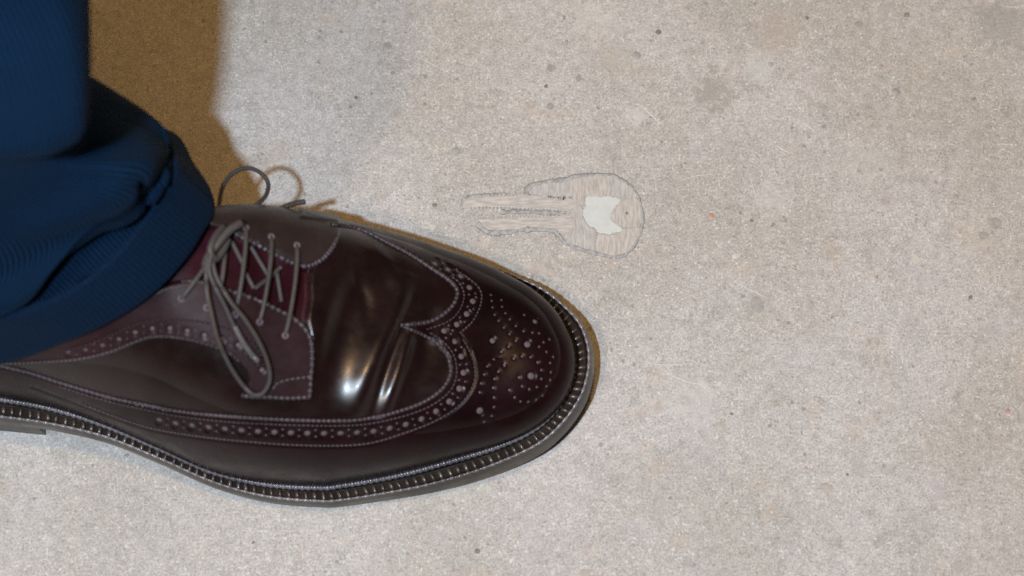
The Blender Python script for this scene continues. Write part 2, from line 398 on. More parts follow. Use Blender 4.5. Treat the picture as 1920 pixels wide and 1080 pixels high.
# brogue strip on the near quarter: raised again
strip_up = catmull([(30, 668), (74, 662), (148, 650), (204, 630), (255, 608), (300, 599), (350, 600), (400, 608), (440, 622), (470, 640), (488, 664), (494, 690)], 150)
sd, _ = seg_dist(PX, nf3)
# walking creases across the vamp
def ridge(line, w, amp):
    d, a = seg_dist(PX, catmull(line, 50)); L = plen(catmull(line, 50))
    fade = np.sin(np.clip(a/L, 0.02, .98)*math.pi)**.6
    return amp*np.exp(-(d/w)**2)*fade
cre = ridge([(770, 505), (742, 575), (708, 650), (682, 715), (652, 795)], 23, .0034)
cre += ridge([(772, 590), (757, 650), (741, 705), (712, 790)], 15, .0024)
cre -= ridge([(780, 545), (752, 620), (727, 690), (694, 790)], 11, .0010)
cre -= ridge([(712, 470), (668, 560), (636, 650), (604, 770)], 34, .0028)
cre += ridge([(640, 470), (606, 580), (590, 700)], 34, .0014)
cre -= ridge([(815, 550), (802, 630), (780, 720)], 20, .0012)
cre += ridge([(700, 455), (730, 500), (752, 560)], 12, .0006) - ridge([(662, 500), (690, 560), (694, 620)], 10, .0005)
H += np.where(vis, cre, 0)*(1-smooth(-2, 4, nf_d))
# stitched grooves
for ln, w, a in ((line2_near, 2.2, .0004), (line2_far, 2.2, .0004), (catmull([(p[0], p[1]) for p in wing_near], 200)+np.array([5, 9]), 2.2, .0)):
    if a: H -= np.where(vis, a*np.exp(-(seg_dist(PX, ln)[0]/w)**2), 0)

# ---- perforations: (px, py, radius px)
big, small = [], []
def along(line, step, start=0.):
    L = plen(line); s = np.arange(start, L, step); c = np.r_[0, np.cumsum(np.linalg.norm(np.diff(line, axis=0), axis=1))]
    return np.stack([np.interp(s, c, line[:, 0]), np.interp(s, c, line[:, 1])], -1)
def midline(a, b, n): return (catmull(a, n)+catmull(b, n))/2
band = catmull([(296, 787), (330, 794), (380, 800), (440, 806), (500, 810), (560, 812), (620, 813), (670, 811), (708, 808), (740, 801), (772, 793), (801, 781), (830, 763), (856, 738), (868, 706), (867, 677), (854, 642), (830, 622)], 300)
band_f = catmull([(830, 622), (857, 608), (877, 586), (887, 562), (879, 536), (861, 515), (836, 503), (812, 492)], 150)
for ln in (band, band_f):
    st = 31 if ln is band else 27
    for p in along(ln, st, 3): big.append((*p, 6.6))
    tang = np.gradient(along(ln, st, 3+st/2), axis=0)
    for p, t in zip(along(ln, st, 3+st/2), tang):
        nn = np.array([-t[1], t[0]])/(np.linalg.norm(t)+1e-9)
        small.append((*(p+nn*6), 2.8)); small.append((*(p-nn*6), 2.8))
strip_mid = catmull([(128, 660), (160, 656), (193, 647), (226, 635), (259, 621), (294, 615), (329, 616), (361, 622), (390, 630), (421, 637), (449, 648), (472, 668), (490, 688), (489, 706)], 200)
for p in along(strip_mid, 33, 0): big.append((*p, 5.2))
for p in along(strip_mid, 33, 16):
    small.append((p[0], p[1]-7, 2.0)); small.append((p[0], p[1]+6, 2.0))
c4 = lambda x, y: (640+x/3.6, 400+y/3.6)
c5 = lambda x, y: (640+x/3.6, 680+y/3.6)
for x, y in ((1010, 550), (1015, 590), (1020, 635), (1035, 685), (1062, 725), (1098, 772), (1135, 815), (1178, 860), (1080, 585), (1085, 630), (1108, 675), (1138, 715), (1178, 760), (1230, 795), (1290, 805), (1335, 810),
             (1130, 900), (1080, 935), (1030, 985), (985, 1035), (1165, 980), (1100, 1030), (1220, 965), (1278, 970), (1325, 1005), (1350, 1060), (1430, 970), (1385, 935), (1405, 850), (1335, 900), (1365, 870), (1235, 685), (1410, 1010)):
    small.append((*c4(x, y), 3.4))
for x, y in ((985, 25), (965, 80), (945, 140), (935, 200), (1100, 15), (1060, 60), (1035, 110), (1025, 170), (1030, 235), (1030, 300), (1015, 360), (965, 400), (1200, 100), (1220, 160), (1268, 180), (1320, 165), (1350, 110), (1350, 50),
             (1325, 0), (1135, 185), (1170, 235), (1210, 262), (1262, 265), (1315, 252), (1358, 222), (1385, 160), (1410, 118), (1415, 65)):
    small.append((*c5(x, y), 3.6))
for x, y, r in ((1020, 860, 6), (1255, 885, 7), (1308, 730, 5)): big.append((*c4(x, y), r))
for x, y, r in ((935, 325, 7.5), (1280, 90, 7.5)): big.append((*c5(x, y), r))
eyelets_near = [(340, 560), (388, 577), (441, 590), (487, 604), (535, 629)]
eyelets_far = [(461, 427), (509, 444), (557, 460)]
for x, y, r in big:
    d2 = (PX[:, 0]-x)**2+(PX[:, 1]-y)**2; k = d2 < (3*r)**2
    H[k] -= np.where(vis[k], .0005*smooth((r*1.35)**2, (r*.9)**2, d2[k]), 0)
for x, y, r in small:
    d2 = (PX[:, 0]-x)**2+(PX[:, 1]-y)**2; k = d2 < (4*r)**2
    H[k] -= np.where(vis[k], .00026*np.exp(-d2[k]/(r*1.1)**2), 0)
U1 = U+NRM*H.reshape(NJ, NR)[..., None]

# ---- split into leather pieces
Vall = U1.reshape(-1, 3)
jj, kk = np.meshgrid(np.arange(NJ), np.arange(NR-1), indexing='ij')
Fall = np.stack([jj*NR+kk, jj*NR+kk+1, ((jj+1) % NJ)*NR+kk+1, ((jj+1) % NJ)*NR+kk], -1).reshape(-1, 4)
nz = np.cross(Vall[Fall[:, 1]]-Vall[Fall[:, 0]], Vall[Fall[:, 3]]-Vall[Fall[:, 0]])
if (nz*NRM.reshape(-1, 3)[Fall[:, 0]]).sum() < 0: Fall = Fall[:, ::-1]
fpx = PX[Fall].mean(1); fvis = vis[Fall].all(1)
fw, fn, ff, ft = (a[Fall].mean(1) for a in (wing_d, nf_d, ff_d, tg_d))
lab = np.zeros(len(Fall), int)                       # 0 vamp
lab[(fw > 0) | ~fvis] = 1
lab[fvis & (ft > 0)] = 2
lab[fn > 0] = 3
lab[(ff > 0)] = 4
names = ['vamp', 'wing_cap', 'tongue', 'facing', 'facing']
mats = [M['vamp'], M['wing'], M['tongue'], M['facing'], M['facing_far']]
pieces = []
vn = NRM.reshape(-1, 3)
for i in range(5):
    f = Fall[lab == i]; used = np.unique(f); remap = np.zeros(len(Vall), int); remap[used] = np.arange(len(used))
    pieces.append(remember(mesh_obj(names[i], Vall[used], remap[f], mats[i], shoe)))
vamp, wing, tongue, fac_near, fac_far = pieces
vamp['label'] = 'glossy creased vamp and side quarter'; fac_near['label'] = 'matt burgundy lace facing with brogue strip'
fac_far['label'] = 'dark grey-brown lace facing'; tongue['label'] = 'wine red tongue under the laces'
tri = np.vstack([Fall[:, :3], Fall[:, [0, 2, 3]]])
BVH = BVHTree.FromPolygons(Vall.tolist(), tri.tolist())
def hit(px, py, near=False):
    """point and normal where the photograph's (px, py) lands on the upper"""
    d = unproj(px, py, 0)-eye; d = Vector(d).normalized()
    loc, n, i, t = BVH.ray_cast(Vector(eye), d)
    if loc is None:
        if not near: return None, None
        loc, n, i, t = BVH.find_nearest(Vector(eye)+d*(.93))
    if n.dot(d) > 0: n = -n
    return np.array(loc), np.array(n)
def drape(pts, lift, n):
    """smooth curve through pixel points laid on the upper at the given lift (number or list)"""
    C = catmull(np.array(pts, float), n); lf = np.broadcast_to(lift, (len(pts),)) if not np.isscalar(lift) else np.full(len(pts), lift)
    lf = np.interp(np.linspace(0, 1, n), np.linspace(0, 1, len(pts)), lf)
    out = []
    for (x, y), l in zip(C, lf):
        p, q = hit(x, y)
        if p is not None:
            v = eye-p; out.append(p+v/np.linalg.norm(v)*l)
    return np.array(out)

# pinked (gimped) edges: a cord of small teeth along each cut edge
def gimp(line, pitch, r, name, parent, mat, amp=.35, lift=.0001, shift=(0, 0)):
    C = catmull(np.asarray(line)[::max(1, len(line)//60)], int(plen(line)/1.0)); pts = []
    for x, y in C:
        p, q = hit(x+shift[0], y+shift[1])
        if p is not None: pts.append(p+q*lift)
    pts = np.array(pts); s = np.r_[0, np.cumsum(np.linalg.norm(np.diff(pts, axis=0), axis=1))]
    pts = catmull(pts[::4], len(pts)); R = r*(1-amp*.5+amp*.5*np.sin(s/pitch*2*math.pi))
    v, f = tube(pts, R, 8); return mesh_obj(name, v, f, mat, parent)
gimp(wing_n[10:], .0021, .00085, 'pinked_edge', wing, M['edge'])
gimp(wing_f[:140], .0023, .00105, 'pinked_edge', wing, M['edge'])
gimp(nf1[20:], .0022, .00115, 'pinked_edge', fac_near, M['edge'], .4)
gimp(nf2, .0022, .00105, 'pinked_edge', fac_near, M['edge'], .4)
gimp([(582, 706), (560, 709), (540, 712), (520, 719), (512, 730)], .0022, .0008, 'stitch_row', fac_near, M['edge'], .5)
gimp(nf3[20:], .0020, .00055, 'stitch_row', fac_near, M['edge'], .5)
gimp(strip_up[30:], .0020, .0005, 'stitch_row', fac_near, M['facing'], .6, .0002)
gimp(far_edge[8:112], .0024, .00125, 'pinked_edge', fac_far, M['edge'], .45)
gimp(line2_near[20:], .0018, .0005, 'stitch_row', wing, M['edge'], .7)
gimp(line2_far[:70], .0018, .0005, 'stitch_row', wing, M['edge'], .7)
off = catmull([(111, 724), (167, 742), (222, 757), (278, 769), (333, 780), (407, 789), (481, 794), (556, 797), (640, 798), (700, 793), (770, 776), (814, 757), (845, 731), (856, 701), (851, 667), (830, 640), (800, 620)], 200)
gimp(off, .0018, .00038, 'stitch_row', wing, M['edge'], .8)
off = catmull([(800, 618), (838, 604), (860, 584), (870, 556), (862, 532), (842, 515)], 80)
gimp(off, .0018, .00038, 'stitch_row', wing, M['edge'], .8)

# perforation floors
def disc(r, n=14, dome=.03):
    V = [(0, 0, r*dome)]+[(r*.7*math.cos(a), r*.7*math.sin(a), r*dome*.7) for a in np.linspace(0, 2*math.pi, n, endpoint=False)]+[(r*math.cos(a), r*math.sin(a), -r*.25) for a in np.linspace(0, 2*math.pi, n, endpoint=False)]
    F = [(0, 1+i, 1+(i+1) % n) for i in range(n)]+[(1+i, 1+n+i, 1+n+(i+1) % n, 1+(i+1) % n) for i in range(n)]
    return V, F
V, F = disc(1.0); pm = bpy.data.meshes.new('perforation'); pm.from_pydata(V, [], F); pm.materials.append(M['perf'])
pm.polygons.foreach_set('use_smooth', [True]*len(pm.polygons))
for x, y, r in big:
    p, n = hit(x, y)
    if p is None: continue
    par = fac_near if (sdf(np.array([[x, y]]), near_poly)[0] > 0) else wing
    rot = Vector(n).to_track_quat('Z', 'Y').to_euler()
    share('perforation', pm, p+n*.00018, rot, par, r/4350*.92*1.0)
parts_w, parts_f = [], []
for x, y, r in small:
    p, n = hit(x, y)
    if p is None: continue
    v, f = disc(r/4350*.92*.8, 8); q = Vector(n).to_track_quat('Z', 'Y').to_matrix()
    v = np.array(v)@np.array(q).T+p+n*.00012
    (parts_f if sdf(np.array([[x, y]]), near_poly)[0] > 0 else parts_w).append((v, f))
for prt, par in ((parts_w, wing), (parts_f, fac_near)):
    o = mesh_obj('small_perforations', *join(prt), M['perf'], par); o['kind'] = 'stuff'

# ------------------------------------------------------------------ welt, sole, heel
t = np.linspace(-.06, 1, 22)
prof = .0008*np.exp(-((t-.98)/.08)**2)-.0015*smooth(.2, .34, t)*(1-smooth(.86, .95, t))+.0003
d = np.linalg.norm(np.roll(outer, -1, 0)-outer, axis=1); arcO = np.r_[0, np.cumsum(d)[:-1]]; PER = d.sum()
NST = int(PER/.0036)
ph = arcO/PER*NST*2*math.pi
G = inner[:, None]+(outer-inner)[:, None]*t[None, :, None]
G[..., 2] = welt_z(G[..., 0])+prof[None]+(.0003*np.sin(ph))[:, None]*np.exp(-((t-.99)/.05)**2)[None]
nt_ = len(t)
def ringfaces(nj, nk):
    j, k = np.meshgrid(np.arange(nj), np.arange(nk-1), indexing='ij')
    return np.stack([j*nk+k, ((j+1) % nj)*nk+k, ((j+1) % nj)*nk+k+1, j*nk+k+1], -1).reshape(-1, 4)
welt = remember(mesh_obj('welt', G.reshape(-1, 3), ringfaces(NJ, nt_), M['welt'], shoe))
# bead between upper and welt
bp = inner+(outer-inner)*.17; bp[:, 2] = welt_z(bp[:, 0])+.0011
bp = np.vstack([bp, bp[:1]]); s = np.r_[0, np.cumsum(np.linalg.norm(np.diff(bp, axis=0), axis=1))]
v, f = tube(bp, .0012*(1+.2*np.sin(s/.0026*2*math.pi)), 8, False)
mesh_obj('welt_bead', v, f, M['bead'], welt)
rp = inner+(outer-inner)*.97; rp[:, 2] = welt_z(rp[:, 0])+.0008; rp = np.vstack([rp, rp[:1]])
s = np.r_[0, np.cumsum(np.linalg.norm(np.diff(rp, axis=0), axis=1))]
v, f = tube(rp, .00055*(1+.3*np.sin(s/.0036*2*math.pi)), 8, False)
mesh_obj('welt_rim', v, f, M['bead'], welt)
# stitches, one by one (those that show)
def capsule(L, w, h, n=6, m=8):
    V, F = [], []
    for i in range(n+1):
        a = math.pi*i/n; x = -math.cos(a)*L/2; r = math.sin(a)**.7
        for k in range(m):
            b = 2*math.pi*k/m; V.append((x, math.cos(b)*w/2*r, math.sin(b)*h/2*r))
    for i in range(n):
        for k in range(m): F.append((i*m+k, i*m+(k+1) % m, (i+1)*m+(k+1) % m, (i+1)*m+k))
    return V, F
V, F = capsule(.0042, .0018, .0026); sm = bpy.data.meshes.new('stitch'); sm.from_pydata(V, [], F); sm.materials.append(M['stitch'])
sm.polygons.foreach_set('use_smooth', [True]*len(sm.polygons))
for i in range(NST):
    j = int(np.argmin(np.abs(arcO-PER*(i+.25)/NST)))
    p = inner[j]+(outer[j]-inner[j])*.62; px, py = proj(p)
    if px < -8 or (px < 790 and py < 560): continue
    dv = outer[j]-inner[j]; ang = math.atan2(dv[1], dv[0])+random.uniform(-.12, .12)
    share('stitch', sm, (p[0], p[1], float(welt_z(p[0]))-.0007), (0, 0, ang+.25), welt, (random.uniform(.75, 1.05), random.uniform(.75, 1.15), random.uniform(.8, 1.15)))
# sole edge
zz = np.linspace(0, 1, 10); bul = np.sin(zz*math.pi)*.0007
nrmo = (outer-inner)[:, :2]; nrmo /= np.linalg.norm(nrmo, axis=1)[:, None]
G = np.zeros((NJ, len(zz)+1, 3))
zb = z_bottom(outer[:, 0]); zt = welt_z(outer[:, 0])+.0009
for k, a in enumerate(zz):
    G[:, k, :2] = outer[:, :2]+nrmo*(bul[k]-.0012*(a == 1)-.0006*(a > .85)+.0002-.0003*np.exp(-((a-.5)/.06)**2))
    G[:, k, :2] += nrmo*(.0022*a*smooth(X_of(640), X_of(1000), outer[:, 0]))[:, None]
    G[:, k, 2] = zt+(zb-zt)*a
G[:, -1, :2] = outer[:, :2]-(outer[:, :2]-Q[:, :2])*.55; G[:, -1, 2] = z_bottom(G[:, -1, 0])
F = ringfaces(NJ, len(zz)+1)
outs = mesh_obj('outsole', G.reshape(-1, 3), F[:, ::-1], M['sole'], shoe)
# heel block: back part of the outline, from the floor to the sole
Xb = X_of(103); idx = [j for j in range(NJ) if outer[j, 0] < Xb]
# the run of indices is contiguous round the heel
st_ = [j for j in idx if outer[j-1, 0] >= Xb]; j0 = st_[0]; run = [(j0+k) % NJ for k in range(len(idx))][::4]
ring = outer[run][:, :2]-nrmo[run]*.0012
V, nr_ = [], len(run)
for zf in (0, .12, .3, .31, .6, .61, 1):
    for (x, y), q in zip(ring, nrmo[run]):
        V.append((x-q[0]*.0012*(1-zf), y-q[1]*.0012*(1-zf), zf*(float(z_bottom(x))+.0004)))
F = [(k*nr_+i, k*nr_+(i+1) % nr_, (k+1)*nr_+(i+1) % nr_, (k+1)*nr_+i) for k in range(6) for i in range(nr_)]
F.append(tuple(range(nr_))[::-1])
mesh_obj('heel', V, F, M['heel'], shoe, smooth_=False)

# ------------------------------------------------------------------ laces
laces = empty_l = bpy.data.objects.new('shoelace', None); COL.objects.link(laces); laces.parent = shoe; laces.matrix_parent_inverse = INV[shoe.name]; remember(laces)
LR = .00092
def lace(name, P, r=LR, mat=None):
    v, f = tube(P, r, 10); return mesh_obj(name, v, f, mat or M['lace'], laces)
def bar(a, b, lift=.0028, under=None):
    """strand from one eyelet to another, bridging the gap in the facings"""
    pa, na = hit(*a, True); pb, nb = hit(*b, True); out = []
    for t_ in np.linspace(0, 1, 26):
        p = pa+(pb-pa)*t_; x, y = a[0]+(b[0]-a[0])*t_, a[1]+(b[1]-a[1])*t_
        n = na+(nb-na)*t_; n /= np.linalg.norm(n)
        out.append(p+n*(-.0012+(lift+.0012)*math.sin(math.pi*min(max(t_, .0), 1))**.45))
    return np.array(out)
lace('lace_strand', bar((557, 460), (535, 629)))
lace('lace_strand', bar((509, 444), (487, 604)))
lace('lace_strand', bar((461, 427), (441, 590)))
lace('lace_strand', bar((426, 436), (412, 545), .0022))
lace('lace_strand', bar((400, 474), (340, 560), .004))
for a, b in (((434, 452), (461, 505)), ((461, 512), (476, 541)), ((478, 541), (512, 516)), ((519, 512), (528, 566)), ((405, 470), (432, 458)), ((505, 520), (528, 500)), ((470, 462), (505, 520))):
    lace('lace_strand', drape([a, ((a[0]+b[0])/2, (a[1]+b[1])/2), b], .0016, 16))
def eye_ring(x, y):
    p, n = hit(x, y, True); a = np.linspace(0, 2*math.pi, 14)
    q = np.array(Vector(n).to_track_quat('Z', 'Y').to_matrix())
    P = (np.stack([np.cos(a), np.sin(a), 0*a], -1)*.0010)@q.T+p+n*.0001
    v, f = tube(P, .0006, 6, False); return v, f
for fac, lst in ((fac_near, eyelets_near), (fac_far, eyelets_far)):
    for x, y in lst: mesh_obj('eyelet', *eye_ring(x, y), M['perf'], fac)
# knot
def lift3(pts, n, closed=False):
    """(px, py, z) control points"""
    P = np.array([[*unproj(x, y, z)[:2], z] for x, y, z in pts]); return catmull(P, n, closed)
kp, kn = hit(400, 470, True)
zk = kp[2]+.004
lace('knot', lift3([(384, 500, zk-.001), (392, 478, zk+.001), (410, 455, zk+.002), (430, 432, zk+.001), (452, 418, zk-.001)], 30), .0017)
lace('knot', lift3([(418, 425, zk-.001), (402, 446, zk+.003), (394, 470, zk+.004), (404, 486, zk+.001), (418, 470, zk-.001), (428, 448, zk-.002)], 30), .0014)
# bow loops and ends
lace('bow_loop', drape([(400, 462), (388, 492), (388, 545), (397, 590), (408, 634), (426, 676), (450, 715), (474, 739), (493, 737), (506, 712), (502, 680), (485, 640), (460, 600), (430, 562), (404, 515), (396, 470)],
                       [.006, .005, .005, .0048, .0045, .0042, .0035, .0028, .0028, .0035, .0045, .005, .0055, .006, .006, .006], 110))
lace('lace_end', drape([(398, 470), (392, 505), (402, 535), (421, 572), (440, 614), (456, 642)], [.008, .0075, .006, .0042, .003, .0028], 50))
lace('aglet', drape([(440, 612), (456, 642), (472, 664), (485, 678)], .003, 24), .00115, M['aglet'])
zl = .079
lace('bow_loop', lift3([(402, 462, zk+.002), (405, 430, zl+.008), (409, 405, zl+.004), (411, 383, zl+.001), (417, 352, zl-.002), (430, 331, zl-.004), (447, 319, zl-.005), (465, 315, zl-.006), (484, 321, zl-.007), (499, 335, zl-.008), (503, 350, zl-.008), (497, 369, zl-.006), (478, 386, zl-.003), (459, 399, zl), (436, 415, zl+.004), (408, 448, zk+.003)], 110))
lace('lace_end', lift3([(410, 452, zk+.001), (440, 425, zl+.004), (480, 404, zl-.001), (515, 394, zl-.008), (540, 385, zl-.011)], 50))
lace('aglet', lift3([(535, 387, zl-.0105), (555, 381, zl-.012), (572, 378, zl-.013)], 16), .00115, M['lace'])

# ------------------------------------------------------------------ trouser leg
trs = empty('trouser_leg', unproj(80, 640, 0), 'navy blue ribbed wool trouser leg with turned-up cuff over the shoe', 'trousers')
NA = 220
def ring_px(pts, n=NA):
    """closed ring through (px, py, z) points"""
    P = np.array([[*unproj(x, y, z)[:2], z] for x, y, z in pts]); return catmull(P, n, True)
def loft(rings, name, mat, parent, sub=14, close=False):
    R = np.array(rings); m = len(R)
    G = np.stack([catmull(R[:, a], (m-1)*sub+1) for a in range(R.shape[1])], 1)   # (rows, NA, 3)
    rows = len(G); n = R.shape[1]
    UV = np.zeros((rows, n, 2)); UV[..., 0] = np.linspace(0, .46, n)[None]; UV[..., 1] = np.r_[0, np.cumsum(np.linalg.norm(np.diff(G[:, n//2], axis=0), axis=1))][:, None]
    j, k = np.meshgrid(np.arange(rows-1), np.arange(n), indexing='ij')
    F = np.stack([j*n+k, j*n+(k+1) % n, (j+1)*n+(k+1) % n, (j+1)*n+k], -1).reshape(-1, 4)
    return G, F, UV
# ring order: front tip, near side to heel, back, far side, back to the tip
cuff_bottom = [(402, 390, .0925), (375, 445, .090), (335, 500, .084), (285, 550, .076), (215, 598, .068), (130, 640, .062), (0, 681, .055), (-120, 690, .050), (-215, 640, .046), (-240, 560, .046), (-200, 460, .050), (-80, 380, .058), (80, 320, .068), (220, 262, .078), (318, 252, .085), (366, 316, .090)]
cuff_top = [(331, 318, .118), (308, 362, .1165), (280, 404, .113), (218, 480, .106), (136, 546, .098), (47, 584, .094), (-60, 604, .090), (-170, 600, .086), (-260, 540, .084), (-280, 450, .084), (-230, 350, .086), (-110, 280, .092), (40, 240, .100), (180, 222, .108), (290, 236, .114), (322, 275, .1175)]
LIFT = .024
cuff_bottom = [(x, y, max(z, (lambda h: h[2]+.006 if h is not None else z)(hit(x, y)[0]) if x > -130 and y > 380 else z+.012)) for x, y, z in cuff_bottom]
cuff_top = [(x, y, max(z+LIFT, b[2]+.024) if y > 300 or x < 0 else z+.008) for (x, y, z), b in zip(cuff_top, cuff_bottom)]
print('cuff', [round(p[2], 3) for p in cuff_bottom], [round(p[2], 3) for p in cuff_top])
def lerp_ring(a, b, t): return [tuple(np.array(p)*(1-t)+np.array(q)*t) for p, q in zip(a, b)]
def solid_ring(bottom, top, thick):
    """turn-up: outer wall, rolled lower edge, inner wall"""
    b, tp = ring_px(bottom), ring_px(top); c = b.mean(0)
    def out(R, d):
        v = R[:, :2]-c[:2]; T = np.roll(R, -2, 0)-np.roll(R, 2, 0); nn = np.stack([T[:, 1], -T[:, 0]], -1); nn /= np.linalg.norm(nn, axis=1)[:, None]
        nn *= np.sign((nn*v).sum(1))[:, None]; q = R.copy(); q[:, :2] += nn*d; return q
    mid = lambda t_: b*(1-t_)+tp*t_
    return [out(mid(.95), -thick*1.2), out(mid(.99), -thick*.7), out(tp, 0), out(mid(.97), thick*.3), out(mid(.7), thick*.45), out(mid(.4), thick*.5), out(mid(.1), thick*.5), out(b, 0), out(mid(.02), -thick*.8), out(mid(.3), -thick)]
G, F, UV = loft(solid_ring(cuff_bottom, cuff_top, .0022), 'cuff', M['cloth'], trs, 8)
def wrinkle(G, amp, sc, seed):
    r = np.random.default_rng(seed); D = np.zeros(G.shape[:2])
    for _ in range(7):
        k = r.normal(size=3)*sc; D += np.sin(G@k+r.uniform(0, 6.28))/2.6
    n = np.cross(np.roll(G, -1, 1)-np.roll(G, 1, 1), np.gradient(G, axis=0)); n /= np.linalg.norm(n, axis=-1)[..., None]+1e-12
    return G+n*(amp*D)[..., None]
G = wrinkle(G, .0004, 70, 3)
mesh_obj('cuff', G.reshape(-1, 3), F, M['cuff_cloth'], trs, uv=UV.reshape(-1, 2))
# leg cloth inside the cuff, rising to the break and the upper leg
def inset(R, d, dz):
    out = []; c = np.mean([p[:2] for p in R], 0)
    for (x, y, z), d_ in zip(R, d if hasattr(d, '__len__') else [d]*len(R)):
        v = c-np.array([x, y]); v /= np.linalg.norm(v); out.append((x+v[0]*d_, y+v[1]*d_, z+dz))
    return out
def box_ring(xl, xr, yt, yb, z, e=3.0, n=16, zr=0.0, ph=0.0):
    """rounded-rectangle ring: edges given as photograph positions at height z; starts at the right (front) edge, goes by the near side"""
    out = []
    cx, cy, a, b = (xl+xr)/2, (yt+yb)/2, (xr-xl)/2, (yb-yt)/2
    for i in range(n):
        w = 2*math.pi*i/n+ph; c, s_ = math.cos(w), math.sin(w)
        out.append((cx+a*math.copysign(abs(c)**(2/e), c), cy+b*math.copysign(abs(s_)**(2/e), s_), z))
    return out
POCK = [18, 15, 26, 52, 54, 24, 10]+[14]*7+[15, 15]
leg = [inset(lerp_ring(cuff_bottom, cuff_top, .45), 16, 0), inset(cuff_top, POCK, -.004), inset(cuff_top, [p+3 for p in POCK], .008)]
leg[0] = inset(lerp_ring(cuff_bottom, cuff_top, .45), [p+4 for p in POCK], 0)
leg.append([(x, y, z+(LIFT if x < 0 or y > 300 else -.012)) for x, y, z in [(306, 262, .145), (283, 308, .144), (246, 352, .142), (186, 398, .136), (112, 432, .130), (30, 452, .126), (-70, 470, .122), (-250, 470, .118), (-430, 420, .116), (-480, 320, .116), (-390, 210, .118), (-180, 155, .122), (20, 150, .128), (150, 165, .135), (250, 196, .140), (300, 226, .144)]])
leg.append(box_ring(-570, 165, 60, 330, .190, 2.8))
leg.append(box_ring(-590, 140, 0, 290, .210, 3.4))
leg.append(box_ring(-610, 163, -90, 302, .226, 5))
leg.append(box_ring(-630, 167, -170, 282, .238, 5))
leg.append(box_ring(-650, 158, -240, 150, .256, 4.8))
leg.append(box_ring(-690, 120, -310, 10, .275, 4.6))
leg.append(box_ring(-750, 40, -430, -140, .310, 4.0))
leg.append(box_ring(-870, -70, -660, -310, .370, 3.6))
leg.append(box_ring(-1070, -250, -1050, -520, .440, 3.4))
top = ring_px(leg[-1]); rings = [ring_px(r) for r in leg]
for z, sx, fx in ((.56, 1.0, .03), (.72, 1.04, .04), (.88, 1.08, .04)):
    q = top.copy(); c_ = q.mean(0); q[:, :2] = c_[:2]+(q[:, :2]-c_[:2])*sx; q[:, 2] = z; q[:, 0] += fx; rings.append(q)
G, F, UV = loft(rings, 'leg', M['cloth'], trs, 14)
G = wrinkle(G, .0011, 45, 5)
nn = np.cross(np.roll(G, -1, 1)-np.roll(G, 1, 1), np.gradient(G, axis=0)); nn /= np.linalg.norm(nn, axis=-1)[..., None]+1e-12
if (nn[..., :2]*(G[..., :2]-G[..., :2].mean(1, keepdims=True))).sum() < 0: nn = -nn
lp = proj(G).reshape(-1, 2); hz = G[..., 2].ravel()
def fold(line, w, depth):
    d, _ = seg_dist(lp, catmull(line, 30)); return np.where(hz < .20, depth*np.exp(-(d/w)**2), 0)
dd = -fold([(262, 345), (270, 372), (284, 408)], 6, .004)+fold([(60, 420), (130, 400), (220, 350)], 30, .003)-fold([(20, 520), (100, 470), (190, 430)], 26, .003)
G = G+nn*dd.reshape(G.shape[:2])[..., None]
mesh_obj('leg_cloth', G.reshape(-1, 3), F, M['cloth'], trs, uv=UV.reshape(-1, 2))

# ------------------------------------------------------------------ forked inlay in the floor
inl = empty('forked_inlay', unproj(1020, 400, 0), 'pale forked inlay with a chipped white spot, flush in the concrete past the toe', 'inlay')
def simple_mat(name, col, rough=.7, var=.15, sc=300, bump=.25, stretch=None):
    m, nt, b = new_mat(name, col, rough, .3); g = N(nt); o = g.co(scale=stretch or (1, 1, 1))
    n = g.noise(o, sc, 4, .65)
    nt.links.new(g.mix(g.map(n, .3, .7), tuple(x*(1-var) for x in col), tuple(min(1, x*(1+var)) for x in col)), b.inputs['Base Color'])
    g.bump(n, bump, .0004, b); return m
M['inlay'] = simple_mat('faded_tan', (.42, .39, .365), .75, .2, 160, .3, (1, 5, 1))
M['inlay_head'] = simple_mat('faded_beige', (.42, .385, .355), .75, .2, 160, .3, (6, 1, 1))
M['inlay_grey'] = simple_mat('faded_grey', (.395, .375, .36), .75, .2, 160, .3, (6, 1, 1))
M['chip'] = simple_mat('white_filler', (.50, .515, .505), .6, .05, 200, .1)
M['dirt'] = simple_mat('grey_dirt', (.315, .31, .31), .9, .25, 500, .5)
c7 = lambda x, y: (840+x/4.8, 300+y/4.8)
def plate(name, pts, h, mat, parent, z0=.0, n=120, rag=.0003, smooth_line=True):
    P = np.array([unproj(*c7(x, y), 0)[:2] for x, y in pts])
    C = catmull(P, n, True) if smooth_line else P
    C = C+RNG.normal(size=C.shape)*rag*.35; n = len(C)
    area = .5*np.sum(C[:, 0]*np.roll(C[:, 1], -1)-np.roll(C[:, 0], -1)*C[:, 1])
    if area < 0: C = C[::-1]
    V = [(x, y, z0-.001) for x, y in C]+[(x, y, z0+h*.6) for x, y in C]
    T = np.roll(C, -1, 0)-np.roll(C, 1, 0); nn = np.stack([-T[:, 1], T[:, 0]], -1); nn /= np.linalg.norm(nn, axis=1)[:, None]+1e-9
    V += [(x, y, z0+h) for x, y in C+nn*h*1.2]
    F = [(k*n+i, k*n+(i+1) % n, (k+1)*n+(i+1) % n, (k+1)*n+i) for k in (0, 1) for i in range(n)]+[tuple(range(2*n, 3*n))]
    return mesh_obj(name, V, F, mat, parent, smooth_=False)
up_prong = [(130, 400), (180, 345), (400, 318), (700, 318), (900, 335), (1118, 350), (1118, 455), (900, 452), (700, 440), (500, 428), (250, 428), (140, 435)]
lo_prong = [(268, 565), (285, 533), (400, 520), (600, 507), (800, 497), (1000, 505), (1118, 508), (1118, 640), (980, 635), (900, 620), (700, 618), (550, 638), (400, 645), (330, 620)]
